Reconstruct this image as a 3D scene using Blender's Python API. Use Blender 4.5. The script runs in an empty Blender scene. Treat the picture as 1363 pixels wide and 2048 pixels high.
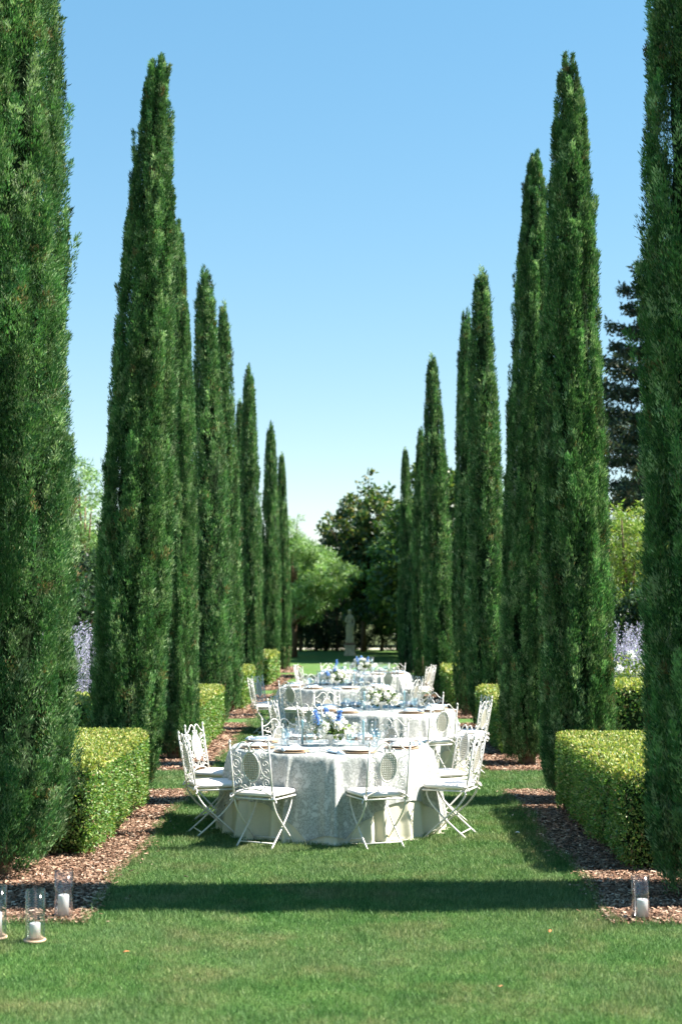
import bpy, math, random
import numpy as np
from mathutils import Vector, Matrix
PI = math.pi
random.seed(4)
sc = bpy.context.scene
COL = sc.collection
# ------------------------------------------------------------------ camera model
FPX, CX, CY, CH = 2844.0, 681.5, 1024.0, 2.05
PITCH = math.atan(196 / FPX); YAW = math.atan(15.5 / FPX)
cam_d = bpy.data.cameras.new('camera'); cam = bpy.data.objects.new('camera', cam_d); COL.objects.link(cam)
cam.location = (0, 0, CH); cam.rotation_euler = (PI/2 + PITCH, 0, YAW)
cam_d.sensor_fit = 'VERTICAL'; cam_d.sensor_height = 36.0; cam_d.lens = 50.0
cam_d.clip_end = 2000; cam_d.clip_start = 0.1
cam_d.dof.use_dof = True; cam_d.dof.focus_distance = 12.9; cam_d.dof.aperture_fstop = 2.2
sc.camera = cam
RM = cam.rotation_euler.to_matrix()
def ray(px, py):
    return RM @ Vector((px - CX, CY - py, -FPX))
def at(px, py, Y):                     # point of the pixel's ray at distance Y down the garden
    r = ray(px, py); k = Y / r.y
    return Vector((r.x*k, Y, CH + r.z*k))
def ground(px, py):
    r = ray(px, py); k = -CH / r.z
    return Vector((r.x*k, r.y*k, 0))
def lat(px, Y, py=1300): return at(px, py, Y).x

# ------------------------------------------------------------------ materials
def nodes(name):
    m = bpy.data.materials.new(name); m.use_nodes = True
    nt = m.node_tree
    return m, nt, nt.nodes['Principled BSDF'], nt.nodes['Material Output']
def setp(b, **k):
    names = dict(base='Base Color', rough='Roughness', metal='Metallic', spec='Specular IOR Level', trans='Transmission Weight',
                 sheen='Sheen Weight', sss='Subsurface Weight', coat='Coat Weight')
    for a, v in k.items():
        b.inputs[names[a]].default_value = (*v, 1) if isinstance(v, tuple) else v
def plain(name, c, rough=.5, metal=0., spec=.5, var=.0, scale=30, bump=0., **k):
    m, nt, b, out = nodes(name); setp(b, base=c, rough=rough, metal=metal, spec=spec, **k)
    tc = nt.nodes.new('ShaderNodeTexCoord'); n = nt.nodes.new('ShaderNodeTexNoise')
    n.inputs['Scale'].default_value = scale; n.inputs['Detail'].default_value = 6
    nt.links.new(tc.outputs['Object'], n.inputs['Vector'])
    if var:
        r = nt.nodes.new('ShaderNodeValToRGB')
        r.color_ramp.elements[0].position = .3; r.color_ramp.elements[1].position = .7
        r.color_ramp.elements[0].color = (*[x*(1-var) for x in c], 1)
        r.color_ramp.elements[1].color = (*[min(1, x*(1+var)) for x in c], 1)
        nt.links.new(n.outputs['Fac'], r.inputs['Fac']); nt.links.new(r.outputs['Color'], b.inputs['Base Color'])
    if bump:
        bp = nt.nodes.new('ShaderNodeBump'); bp.inputs['Strength'].default_value = bump; bp.inputs['Distance'].default_value = .01
        nt.links.new(n.outputs['Fac'], bp.inputs['Height']); nt.links.new(bp.outputs['Normal'], b.inputs['Normal'])
    return m
def leafmat(name, trans=.25, rough=.5, spec=.4, tint=(1.5, 1.6, .7)):
    m, nt, b, out = nodes(name); setp(b, rough=rough, spec=spec)
    a = nt.nodes.new('ShaderNodeAttribute'); a.attribute_name = 'Col'
    t = nt.nodes.new('ShaderNodeBsdfTranslucent'); mx = nt.nodes.new('ShaderNodeMixShader'); mx.inputs[0].default_value = trans
    nt.links.new(a.outputs['Color'], b.inputs['Base Color'])
    br = nt.nodes.new('ShaderNodeMix'); br.data_type = 'RGBA'; br.blend_type = 'MULTIPLY'; br.inputs['Factor'].default_value = 1
    br.inputs['B'].default_value = (*tint, 1)
    nt.links.new(a.outputs['Color'], br.inputs['A']); nt.links.new(br.outputs['Result'], t.inputs['Color'])
    nt.links.new(b.outputs[0], mx.inputs[1]); nt.links.new(t.outputs[0], mx.inputs[2]); nt.links.new(mx.outputs[0], out.inputs['Surface'])
    return m
def ramp(nt, fac, stops):
    r = nt.nodes.new('ShaderNodeValToRGB'); e = r.color_ramp.elements
    while len(e) < len(stops): e.new(.5)
    for k, (p, c) in enumerate(stops): e[k].position = p; e[k].color = (*c, 1)
    nt.links.new(fac, r.inputs['Fac']); return r.outputs['Color']
def noise(nt, vec, scale, detail=5, rough=.55):
    n = nt.nodes.new('ShaderNodeTexNoise'); n.inputs['Scale'].default_value = scale; n.inputs['Detail'].default_value = detail
    n.inputs['Roughness'].default_value = rough; nt.links.new(vec, n.inputs['Vector']); return n.outputs['Fac']
def mixc(nt, f, a, b, mode='MIX'):
    m = nt.nodes.new('ShaderNodeMix'); m.data_type = 'RGBA'; m.blend_type = mode
    for s, v in (('Factor', f), ('A', a), ('B', b)):
        if hasattr(v, 'links'): nt.links.new(v, m.inputs[s])
        else: m.inputs[s].default_value = v if s == 'Factor' else (*v, 1)
    return m.outputs['Result']
def bump(nt, b, h, s, d=.01):
    bp = nt.nodes.new('ShaderNodeBump'); bp.inputs['Strength'].default_value = s; bp.inputs['Distance'].default_value = d
    nt.links.new(h, bp.inputs['Height']); nt.links.new(bp.outputs['Normal'], b.inputs['Normal'])

G_LUSH, G_DRY = (.045, .125, .028), (.17, .17, .06)
def grassmat(name, blade):
    m, nt, b, out = nodes(name); setp(b, rough=.6 if blade else .9, spec=.35 if blade else .1)
    g = nt.nodes.new('ShaderNodeNewGeometry'); p = g.outputs['Position']
    big = noise(nt, p, .55, 4); mid = noise(nt, p, 3.2, 5, .65)
    c = ramp(nt, mid, [(.30, (.046, .142, .028)), (.5, (.092, .202, .046)), (.68, (.152, .245, .070))])
    dry = ramp(nt, noise(nt, p, 1.5, 6, .7), [(.49, (0, 0, 0)), (.72, (1, 1, 1))])
    c = mixc(nt, dry, c, (.22, .225, .09))
    wide = ramp(nt, big, [(.38, (0, 0, 0)), (.66, (.55, .55, .55))])
    c = mixc(nt, wide, c, (.14, .21, .08))
    if blade:
        v = ramp(nt, g.outputs['Random Per Island'], [(0, (.5, .55, .45)), (.6, (.98, .98, .98)), (.82, (1.3, 1.22, 1.35)), (1, (2.7, 1.95, 2.5))])
        c = mixc(nt, 1.0, c, v, 'MULTIPLY')
        t = nt.nodes.new('ShaderNodeBsdfTranslucent'); mx = nt.nodes.new('ShaderNodeMixShader'); mx.inputs[0].default_value = .3
        nt.links.new(c, t.inputs['Color']); nt.links.new(b.outputs[0], mx.inputs[1]); nt.links.new(t.outputs[0], mx.inputs[2])
        nt.links.new(mx.outputs[0], out.inputs['Surface'])
    else:
        fine = noise(nt, p, 60, 6, .8)
        c = mixc(nt, 1.0, c, ramp(nt, fine, [(.3, (.5, .5, .45)), (.7, (1.15, 1.15, 1.1))]), 'MULTIPLY')
        bump(nt, b, fine, .8, .03)
    nt.links.new(c, b.inputs['Base Color'])
    return m
M = {}
M['lawn'] = grassmat('lawn_turf', False); M['grass'] = grassmat('grass_blades', True)
def soil(name, stops, sc_=22):
    m, nt, b, out = nodes(name); setp(b, rough=.95, spec=.1)
    g = nt.nodes.new('ShaderNodeNewGeometry'); f = noise(nt, g.outputs['Position'], sc_, 8, .7)
    nt.links.new(ramp(nt, f, stops), b.inputs['Base Color']); bump(nt, b, f, .7, .03); return m
M['soil'] = soil('mulch_bed', [(.3, (.06, .035, .022)), (.7, (.22, .14, .10))])
M['gravel'] = soil('pale_gravel', [(.3, (.42, .37, .30)), (.7, (.62, .56, .48))], 8)
M['field'] = soil('garden_ground', [(.3, (.05, .075, .025)), (.7, (.11, .12, .05))], 2)
M['chip'] = leafmat('bark_chips', 0, .8, .2)
M['cypress'] = leafmat('cypress_foliage', .24, .6, .15, (1.2, 1.4, .8))
M['leaf'] = leafmat('glossy_leaf', .28, .48, .4)
M['petal'] = leafmat('petal', .35, .6, .2, (1, 1, 1))
M['bark'] = plain('bark', (.13, .085, .055), .9, var=.45, scale=14, bump=.8, spec=.1)
M['twigs'] = plain('shade_dark_core', (.016, .030, .012), .95, var=.5, scale=18, bump=.6, spec=.05)  # near-black green core; the shade between shoots is put into this colour
M['metal'] = plain('cream_painted_iron', (.66, .63, .57), .5, var=.16, scale=55, bump=.1)
M['oval'] = plain('shade_toned_cream_lattice', (.46, .43, .35), .5, var=.12, scale=50)  # same cream iron, darkened so the colour holds the chair backs' shade
M['cushion'] = plain('blush_white_cotton', (.82, .75, .72), .85, var=.03, scale=60, bump=.12, spec=.15)
M['cream'] = plain('cream_linen', (.60, .56, .43), .85, var=.05, scale=90, bump=.12, spec=.1)
M['wood'] = plain('pale_wood', (.50, .34, .22), .6, var=.15, scale=30)
M['charger'] = plain('charger_tan', (.40, .27, .16), .5, var=.25, scale=60, bump=.3)
M['white'] = plain('white_ceramic', (.82, .80, .76), .18)
M['wax'] = plain('white_wax', (.85, .83, .80), .45, sss=.15)
M['bluewax'] = plain('pale_blue_wax', (.38, .66, .72), .4)
M['wick'] = plain('charred_wick', (.02, .015, .01), .9)
M['napkin'] = plain('pale_blue_napkin', (.50, .60, .70), .9, var=.06, scale=80, bump=.3)
M['silver'] = plain('polished_silver', (.75, .75, .75), .2, metal=1.)
M['stone'] = plain('weathered_stone', (.62, .55, .45), .9, var=.25, scale=7, bump=.6, spec=.1)
M['terracotta'] = plain('terracotta_plinth', (.22, .13, .10), .9, var=.3, scale=12, bump=.3)
M['stem'] = plain('green_stem', (.08, .13, .05), .7)
def glassmat(name, tint, amt=.4):
    m, nt, b, out = nodes(name)
    tr = nt.nodes.new('ShaderNodeBsdfTransparent'); tr.inputs[0].default_value = (*tint, 1)
    gl = nt.nodes.new('ShaderNodeBsdfGlossy'); gl.inputs['Roughness'].default_value = .09
    lw = nt.nodes.new('ShaderNodeLayerWeight'); lw.inputs['Blend'].default_value = .5
    pw = nt.nodes.new('ShaderNodeMath'); pw.operation = 'POWER'; pw.inputs[1].default_value = 3.0; nt.links.new(lw.outputs['Facing'], pw.inputs[0])
    mu = nt.nodes.new('ShaderNodeMath'); mu.operation = 'MULTIPLY_ADD'; mu.inputs[1].default_value = amt; mu.inputs[2].default_value = .04
    mx = nt.nodes.new('ShaderNodeMixShader'); nt.links.new(pw.outputs[0], mu.inputs[0]); nt.links.new(mu.outputs[0], mx.inputs[0])
    nt.links.new(tr.outputs[0], mx.inputs[1]); nt.links.new(gl.outputs[0], mx.inputs[2]); nt.links.new(mx.outputs[0], out.inputs['Surface'])
    return m
M['glass'] = glassmat('clear_glass', (.985, .99, .995), .6)
M['blueglass'] = glassmat('blue_glass', (.88, .945, .97))
def damask():
    m, nt, b, out = nodes('silver_damask'); setp(b, rough=.5, spec=.35, sheen=.2)
    tc = nt.nodes.new('ShaderNodeTexCoord'); v = tc.outputs['UV']
    n1 = noise(nt, v, 5.5, 7, .72); n2 = noise(nt, v, 16, 5, .65)
    mp = nt.nodes.new('ShaderNodeMath'); mp.operation = 'ADD'; nt.links.new(n1, mp.inputs[0]); nt.links.new(n2, mp.inputs[1])
    c = ramp(nt, mp.outputs[0], [(.44, (.50, .50, .47)), (.50, (.23, .24, .215)), (.53, (.46, .46, .43)), (.58, (.26, .27, .24)), (.64, (.52, .52, .49))])
    mp.use_clamp = False
    hf = nt.nodes.new('ShaderNodeMath'); hf.operation = 'MULTIPLY'; hf.inputs[1].default_value = .5
    nt.links.new(mp.outputs[0], hf.inputs[0])
    for l in list(nt.links):
        if l.to_node.type == 'VALTORGB': nt.links.remove(l)
    rn = [n for n in nt.nodes if n.type == 'VALTORGB'][0]; nt.links.new(hf.outputs[0], rn.inputs['Fac'])
    nt.links.new(rn.outputs['Color'], b.inputs['Base Color'])
    bump(nt, b, noise(nt, v, 3, 3), .25, .02)
    return m
M['damask'] = damask()

# ------------------------------------------------------------------ mesh helpers
class MB:
    def __init__(s): s.v = []; s.f = []; s.n = 0
    def add(s, V, F):
        V = np.asarray(V, float).reshape(-1, 3)
        s.v.append(V); s.f += [tuple(int(i) + s.n for i in f) for f in F]; s.n += len(V)
    def tube(s, pts, r, seg=6, caps=True):
        P = [Vector(p) for p in pts]; n = len(P)
        R = r if hasattr(r, '__len__') else [r]*n
        V = []; up = None
        for i, p in enumerate(P):
            t = (P[min(i+1, n-1)] - P[max(i-1, 0)]).normalized()
            if up is None: up = t.orthogonal().normalized()
            up = (up - t*up.dot(t))
            up = up.normalized() if up.length > 1e-6 else t.orthogonal().normalized()
            b = t.cross(up)
            for k in range(seg):
                a = 2*PI*k/seg; V.append(p + (up*math.cos(a) + b*math.sin(a))*R[i])
        F = [(i*seg+k, i*seg+(k+1) % seg, (i+1)*seg+(k+1) % seg, (i+1)*seg+k) for i in range(n-1) for k in range(seg)]
        if caps: F += [tuple(range(seg))[::-1], tuple((n-1)*seg+k for k in range(seg))]
        s.add([tuple(v) for v in V], F)
    def lathe(s, prof, seg=24, c=(0, 0, 0), fn=None):
        V = []
        for r, z in prof:
            for k in range(seg):
                a = 2*PI*k/seg; rr = r*(fn(a, z) if fn else 1)
                V.append((c[0]+rr*math.cos(a), c[1]+rr*math.sin(a), c[2]+z))
        n = len(prof)
        F = [(i*seg+k, i*seg+(k+1) % seg, (i+1)*seg+(k+1) % seg, (i+1)*seg+k) for i in range(n-1) for k in range(seg)]
        if prof[0][0] > 1e-4 and fn is None or prof[0][0] > 1e-4: F.append(tuple(range(seg))[::-1])
        if prof[-1][0] > 1e-4: F.append(tuple((n-1)*seg+k for k in range(seg)))
        s.add(V, F)
    def openlathe(s, prof, seg=20, c=(0, 0, 0)):
        V = [(c[0]+r*math.cos(2*PI*k/seg), c[1]+r*math.sin(2*PI*k/seg), c[2]+z) for r, z in prof for k in range(seg)]
        F = [(i*seg+k, i*seg+(k+1) % seg, (i+1)*seg+(k+1) % seg, (i+1)*seg+k) for i in range(len(prof)-1) for k in range(seg)]
        s.add(V, F)
    def sup(s, c, a, e=.35, seg=20, rings=10, rot=0, e2=None):   # superellipsoid: rounded box
        V = []
        sp = lambda x, p: math.copysign(abs(x)**p, x)
        e2 = e if e2 is None else e2
        cr, sr = math.cos(rot), math.sin(rot)
        for i in range(rings+1):
            ph = -PI/2 + PI*i/rings
            for k in range(seg):
                th = 2*PI*k/seg
                x = a[0]*sp(math.cos(ph), e2)*sp(math.cos(th), e); y = a[1]*sp(math.cos(ph), e2)*sp(math.sin(th), e)
                V.append((c[0]+x*cr-y*sr, c[1]+x*sr+y*cr, c[2]+a[2]*sp(math.sin(ph), e2)))
        F = [(i*seg+k, i*seg+(k+1) % seg, (i+1)*seg+(k+1) % seg, (i+1)*seg+k) for i in range(rings) for k in range(seg)]
        s.add(V, F)
    def box(s, x0, x1, y0, y1, z0, z1):
        V = [(x, y, z) for z in (z0, z1) for y in (y0, y1) for x in (x0, x1)]
        s.add(V, [(0, 2, 3, 1), (4, 5, 7, 6), (0, 1, 5, 4), (2, 6, 7, 3), (0, 4, 6, 2), (1, 3, 7, 5)])
    def build(s, name, mat, parent=None, smooth=True):
        me = bpy.data.meshes.new(name); me.from_pydata(np.concatenate(s.v).tolist(), [], s.f); me.materials.append(mat)
        if smooth: me.polygons.foreach_set('use_smooth', [True]*len(me.polygons))
        me.update(); return link(name, me, parent)
def link(name, me, parent=None):
    o = bpy.data.objects.new(name, me); COL.objects.link(o)
    if parent: o.parent = parent
    return o
def fastmesh(name, V, per, mat, cols=None, parent=None, uv=None):
    """V: (n, per, 3) separate faces of `per` corners; cols: (n,3)"""
    n = len(V); me = bpy.data.meshes.new(name)
    me.vertices.add(n*per); me.vertices.foreach_set('co', V.astype(np.float32).ravel())
    me.loops.add(n*per); me.loops.foreach_set('vertex_index', np.arange(n*per, dtype=np.int32))
    me.polygons.add(n); me.polygons.foreach_set('loop_start', np.arange(0, n*per, per, dtype=np.int32))
    me.materials.append(mat)
    if cols is not None:
        a = me.color_attributes.new('Col', 'FLOAT_COLOR', 'POINT')
        c = np.ones((n, per, 4), np.float32); c[:, :, :3] = cols[:, None, :]
        a.data.foreach_set('color', c.ravel())
    me.update(calc_edges=True); me.validate()
    return link(name, me, parent) if name else me
def unit(a): return a/np.maximum(np.linalg.norm(a, axis=1, keepdims=True), 1e-9)
def leafquads(P, D, L, W, rng, N=None, mid=.42):
    """rhombus leaves from base P along D; N = wanted normals"""
    R = rng.normal(size=P.shape) if N is None else N
    S = unit(np.cross(D, R)); L = L[:, None]; W = W[:, None]
    return np.stack([P, P + D*L*mid + S*W/2, P + D*L, P + D*L*mid - S*W/2], 1)
def pick(rng, n, pal, p, jit=.18):
    pal = np.array(pal); c = pal[rng.choice(len(pal), n, p=p)]
    return np.clip(c*(1 + rng.normal(0, jit, (n, 1))), .004, .95)
def stemquad(a, b, w):
    a, b = np.array(a, float), np.array(b, float); d = b-a; s1 = np.array([1, 0, 0])*w/2; s2 = np.array([0, 1, 0])*w/2
    return np.stack([np.stack([a-q, a+q, b+q*.5, b-q*.5]) for q in (s1, s2)])
def tag(o, label=None, cat=None, group=None, kind=None):
    if label: o['label'] = label
    if cat: o['category'] = cat
    if group: o['group'] = group
    if kind: o['kind'] = kind
    return o
def thing(name, loc, label, cat, group=None, rz=0):
    o = bpy.data.objects.new(name, None); COL.objects.link(o); o.empty_display_size = .1
    o.location = loc; o.rotation_euler = (0, 0, rz); return tag(o, label, cat, group)
KIDS = {}
def copy_tree(o, parent=None):
    c = o.copy(); COL.objects.link(c); c.parent = parent
    for ch in o.children: copy_tree(ch, c)
    return c
def smoothpath(pts, k=5):
    P = [Vector(p) for p in pts]; out = []
    for i in range(len(P)-1):
        a, b, c, d = P[max(i-1, 0)], P[i], P[i+1], P[min(i+2, len(P)-1)]
        for j in range(k):
            t = j/k
            out.append(.5*((2*b) + (c-a)*t + (2*a-5*b+4*c-d)*t*t + (3*b-a-3*c+d)*t**3))
    out.append(P[-1]); return out

# ------------------------------------------------------------------ setting: ground
def sheet(name, x0, x1, y0, y1, z, mat):
    b = MB(); b.add([(x0, y0, z), (x1, y0, z), (x1, y1, z), (x0, y1, z)], [(0, 1, 2, 3)])
    return tag(b.build(name, mat, smooth=False), kind='structure')
sheet('ground', -600, 600, -60, 900, -.008, M['field'])
sheet('lawn', -14, 14, -4, 73.5, 0, M['lawn'])
sheet('path', -30, 30, 74.6, 77, -.001, M['gravel'])
BEDS = [(9.45, 16.35), (18.3, 25.9), (27.1, 34.8), (36.6, 45.2), (46.8, 52)]
EDGE = 1.77
def wob(y, s, k=0): return .035*math.sin(y*2.1+s*3+k) + .02*math.sin(y*5.3+s)
for s in (-1, 1):
    for y0, y1 in BEDS:
        b = MB(); n = 40; V = []
        for i in range(n+1):
            y = y0 + (y1-y0)*i/n
            r = min(1, min(i, n-i)/1.5)
            V += [(s*(EDGE + wob(y, s) + (1-r)*.12), y, .004), (s*3.75, y, .004)]
        F = [(2*i, 2*i+1, 2*i+3, 2*i+2) if s > 0 else (2*i, 2*i+2, 2*i+3, 2*i+1) for i in range(n)]
        b.add(V, F); tag(b.build('ground_mulch_bed', M['soil'], smooth=False), kind='structure')
# outer flower border soil
for s in (-1, 1): sheet('ground_border_soil', *sorted((s*4.6, s*14)), 17, 52, .004, M['soil'])

# grass blades: one mass
def in_bed(x, y):
    m = np.zeros(len(x), bool)
    for y0, y1 in BEDS:
        m |= (np.abs(x) > EDGE + .035*np.sin(y*2.1+np.sign(x)*3) + .02*np.sin(y*5.3+np.sign(x))) & (np.abs(x) < 3.75) & (y > y0) & (y < y1)
    return m
def grass():
    rng = np.random.default_rng(1); Xs, Ys, Hs, Ws = [], [], [], []
    for (x0, x1, y0, y1, dens, h, w) in [(-3.3, 3.3, 6.2, 9.6, 14000, .025, .0036), (-1.9, 1.9, 9.6, 12.6, 10000, .030, .005), (-1.9, 1.9, 12.6, 16.3, 6000, .034, .0075),
                                         (-3.7, 3.7, 16.1, 18.6, 4000, .036, .009), (-1.9, 1.9, 18.6, 26, 2600, .036, .012), (-1.9, 1.9, 26, 40, 1100, .036, .018)]:
        n = int((x1-x0)*(y1-y0)*dens); x = rng.uniform(x0, x1, n); y = rng.uniform(y0, y1, n)
        k = ~in_bed(x, y); x, y = x[k], y[k]
        Xs.append(x); Ys.append(y); Hs.append(h*rng.uniform(.5, 1.25, len(x))); Ws.append(w*rng.uniform(.7, 1.2, len(x)))
    # ragged longer tufts along the bed edges
    for s in (-1, 1):
        for y0, y1 in BEDS[:3]:
            n = int((y1-y0)*500); y = rng.uniform(y0-.05, y1, n)
            x = s*(EDGE + .035*np.sin(y*2.1+s*3) + .02*np.sin(y*5.3+s) + rng.normal(-.01, .025, n))
            Xs.append(x); Ys.append(y); Hs.append(rng.uniform(.03, .075, n)); Ws.append(rng.uniform(.004, .007, n))
        n = 900; x = s*rng.uniform(EDGE, 3.7, n); y = BEDS[0][0] + rng.normal(-.02, .03, n)
        Xs.append(x); Ys.append(y); Hs.append(rng.uniform(.03, .07, n)); Ws.append(rng.uniform(.004, .006, n))
    x = np.concatenate(Xs); y = np.concatenate(Ys); h = np.concatenate(Hs); w = np.concatenate(Ws); n = len(x)
    h *= 1 + .25*np.sin(x*5.1+1.3*np.sin(y*3.7))*np.sin(y*4.3)
    P = np.stack([x, y, np.zeros(n)], 1)
    a = rng.uniform(0, 2*PI, n); S = np.stack([np.cos(a), np.sin(a), np.zeros(n)], 1)
    T = P + np.stack([rng.normal(0, .42, n)*h, rng.normal(0, .42, n)*h, h], 1)
    V = np.stack([P - S*w[:, None]/2, P + S*w[:, None]/2, T], 1)
    o = fastmesh('grass', V, 3, M['grass']); tag(o, 'short mown green lawn grass with dry yellowish patches', 'grass', kind='stuff')
grass()
def chips():
    rng = np.random.default_rng(2); A = []
    for i, (y0, y1) in enumerate(BEDS):
        for s in (-1, 1):
            dens = (3600, 1300, 400, 200, 100)[i]; n = int((y1-y0)*2.0*dens)
            x = s*(EDGE-.02 + 2.0*rng.random(n)**1.3); y = rng.uniform(y0, y1, n)
            x += s*(.035*np.sin(y*2.1+s*3)) - s*np.where(rng.random(n) < .05, rng.exponential(.07, n), 0)
            sz = (1, 1.5, 2, 2.6, 3)[i]
            A.append(np.stack([x, y, np.full(n, sz)], 1))
    A = np.concatenate(A); n = len(A); sz = A[:, 2]
    P = np.stack([A[:, 0], A[:, 1], .008 + .022*rng.random(n)], 1)
    a = rng.uniform(0, 2*PI, n); D = unit(np.stack([np.cos(a), np.sin(a), rng.normal(0, .22, n)], 1))
    U = unit(np.stack([rng.normal(0, .35, n), rng.normal(0, .35, n), np.ones(n)], 1)); S = unit(np.cross(D, U))
    L = (rng.uniform(.014, .045, n)*sz)[:, None]; W = (rng.uniform(.006, .017, n)*sz)[:, None]
    V = np.stack([P-D*L/2-S*W/2, P+D*L/2-S*W*.3, P+D*L/2*.9+S*W/2, P-D*L/2+S*W*.4], 1)
    c = pick(rng, n, [(.27, .155, .10), (.39, .26, .175), (.17, .09, .055), (.07, .04, .025), (.50, .37, .28)], [.30, .22, .24, .16, .08])
    tag(fastmesh('wood_chip_mulch', V, 4, M['chip'], c), 'reddish brown bark chip mulch covering the beds under the hedges', 'mulch', kind='stuff')
chips()

# ------------------------------------------------------------------ cypresses
CPAL = [(.030, .084, .030), (.064, .146, .048), (.118, .205, .082), (.24, .315, .17), (.16, .12, .055)]
PROF_T = [0, .05, .12, .26, .46, .67, .80, .875, .95, .985, 1]
PROF_R = [.72, .92, .99, 1, .91, .73, .57, .46, .33, .23, .08]
def crown_mesh(seed, H, R, n_pl, n_sp, ls, rag=1.0, z0=.03, bl=3):
    rng = np.random.default_rng(seed)
    f = lambda t: np.interp(t, PROF_T, PROF_R)
    ph = rng.uniform(0, 2*PI, 6)
    def ridge(th, z): return .5*np.sin(8*th+ph[4]+1.3*np.sin(z*1.1+ph[0])) + .35*np.sin(13*th+ph[5]+1.6*np.sin(z*1.7)) + .35*np.sin(z*3.1+4*th)*np.sin(5*th+z)
    def lump(th, z): return 1 + .055*min(1, rag)*ridge(th, z) + (.035*np.sin(2*th+ph[0]+z*.9) + .03*np.sin(3*th+ph[1]-z*1.3) + .03*np.sin(5*th+ph[2]+z*.7))+.03*np.sin(9*th+ph[3]+z*2.2)
    # plumes of upright shoots, each hugging the column
    t = rng.random(n_pl*3); keep = rng.random(n_pl*3) < (f(t)*.8+.2); t = t[keep][:n_pl]; n_pl = len(t)
    ex = int(n_pl*.07); t[:ex] = rng.uniform(0, .035, ex)
    th = rng.uniform(0, 2*PI, n_pl); z = z0 + t*(H-z0)*.97
    kp = rng.random(n_pl) < .70 + .6*ridge(th, z)*min(1, rag+.25); t, th, z = t[kp], th[kp], z[kp]; n_pl = len(t)
    L = rng.uniform(.35, .95, n_pl)*(.35+.65*f(t)); L = np.minimum(L, (H-z)*1.02+.06)
    rb = R*f(t)*lump(th, z)*rng.uniform(.62, .97, n_pl)
    z2 = z + L; tt = np.clip((z2-z0)/(H-z0), 0, 1)
    rt = R*f(tt)*lump(th, z2)*rng.uniform(.82, 1.06, n_pl) + .01*rag
    stray = rng.random(n_pl) < .05*rag; rt[stray] += rng.uniform(.03, .10, stray.sum())
    wd = rng.uniform(.045, .095, n_pl)*(.45+.55*f(t))
    tone = rng.normal(0, 1, n_pl)
    idx = np.repeat(np.arange(n_pl), n_sp); n = len(idx)
    u = rng.random(n)**.8
    r = rb[idx] + (rt-rb)[idx]*u
    tha = th[idx] + rng.normal(0, .03, n)
    c = np.stack([r*np.cos(tha), r*np.sin(tha), z[idx] + L[idx]*u], 1)
    O = unit(rng.normal(size=(n, 3))*np.array([1, 1, .5]))
    rad = np.stack([np.cos(tha), np.sin(tha), np.zeros(n)], 1)
    O = unit(O + rad*.5)
    w = wd[idx]*np.sqrt(np.clip(1-u, .04, 1))*rng.uniform(.5, 1.15, n)
    P = c + O*w[:, None]
    rad2 = np.repeat(rad, bl, 0); P = np.repeat(P, bl, 0); O = np.repeat(O, bl, 0); n2 = len(P); id2 = np.repeat(idx, bl)
    D = unit(np.array([0, 0, 1.]) + O*.55 + rad2*.2 + rng.normal(0, .24, (n2, 3)))
    le = rng.uniform(.6, 1.3, n2)*ls; wi = le*rng.uniform(.14, .24, n2)
    V = leafquads(P + rng.normal(0, ls*.25, (n2, 3)), D, le, wi, rng)
    p = np.array([.30, .32, .22, .14, .02]); col = pick(rng, n2, CPAL, p, .1)
    key = id2*5 + np.repeat((u*4.99).astype(int), bl); pc = pick(rng, n_pl*5, CPAL, p, .12); col = np.where((rng.random(n2) < .72)[:, None], pc[key], col)
    col *= (1 + .30*tone[id2])[:, None].clip(.45, 1.7)
    return V, col, lambda s: None
CROWNS = {}
def crown_data(key, *a, **k):
    V, c, _ = crown_mesh(*a, **k)
    o = fastmesh('crown', V, 4, M['cypress'], c*1.14); me = o.data; bpy.data.objects.remove(o)
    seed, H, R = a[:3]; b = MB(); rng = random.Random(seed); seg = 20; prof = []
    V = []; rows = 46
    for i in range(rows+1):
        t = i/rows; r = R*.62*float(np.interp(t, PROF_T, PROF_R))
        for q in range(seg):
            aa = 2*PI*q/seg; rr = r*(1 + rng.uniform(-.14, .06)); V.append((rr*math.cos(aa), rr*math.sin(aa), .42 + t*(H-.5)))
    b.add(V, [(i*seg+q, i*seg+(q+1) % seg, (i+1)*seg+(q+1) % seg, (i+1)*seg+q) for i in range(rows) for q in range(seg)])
    co = b.build('shaded_core', M['twigs'], smooth=False); cme = co.data; bpy.data.objects.remove(co)  # solid core whose dark colour paints shade into the crevices
    CROWNS[key] = (me, cme)
crown_data('near_a', 11, 10.4, .50, 2000, 140, .036, 1.0, bl=4)
crown_data('near_b', 12, 8.5, .46, 1500, 125, .045, 1.8, bl=4)
crown_data('near_c', 13, 8.4, .43, 1450, 125, .045, 1.0, bl=4)
crown_data('mid_a', 14, 8.3, .40, 900, 75, .075, .6, bl=2)
crown_data('mid_b', 15, 8.2, .38, 900, 75, .075, .3, bl=2)
tb = MB()
tb.tube([(0, 0, -.02), (.01, 0, .15), (0, .01, .6), (0, 0, 2), (0, 0, 5)], [.13, .10, .09, .07, .02], 10)
for k in range(9):
    a = k*.7; r0 = .07
    tb.tube([(r0*math.cos(a), r0*math.sin(a), .05), (.2*math.cos(a), .2*math.sin(a), .3), (.28*math.cos(a), .28*math.sin(a), .8)], [.022, .014, .006], 5)
TRUNK = tb.build('trunk', M['bark']).data; bpy.data.objects.remove(bpy.data.objects['trunk'])
BASEH = dict(near_a=10.4, near_b=8.5, near_c=8.4, mid_a=8.3, mid_b=8.2)
BASER = dict(near_a=.50, near_b=.46, near_c=.43, mid_a=.40, mid_b=.38)
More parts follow.
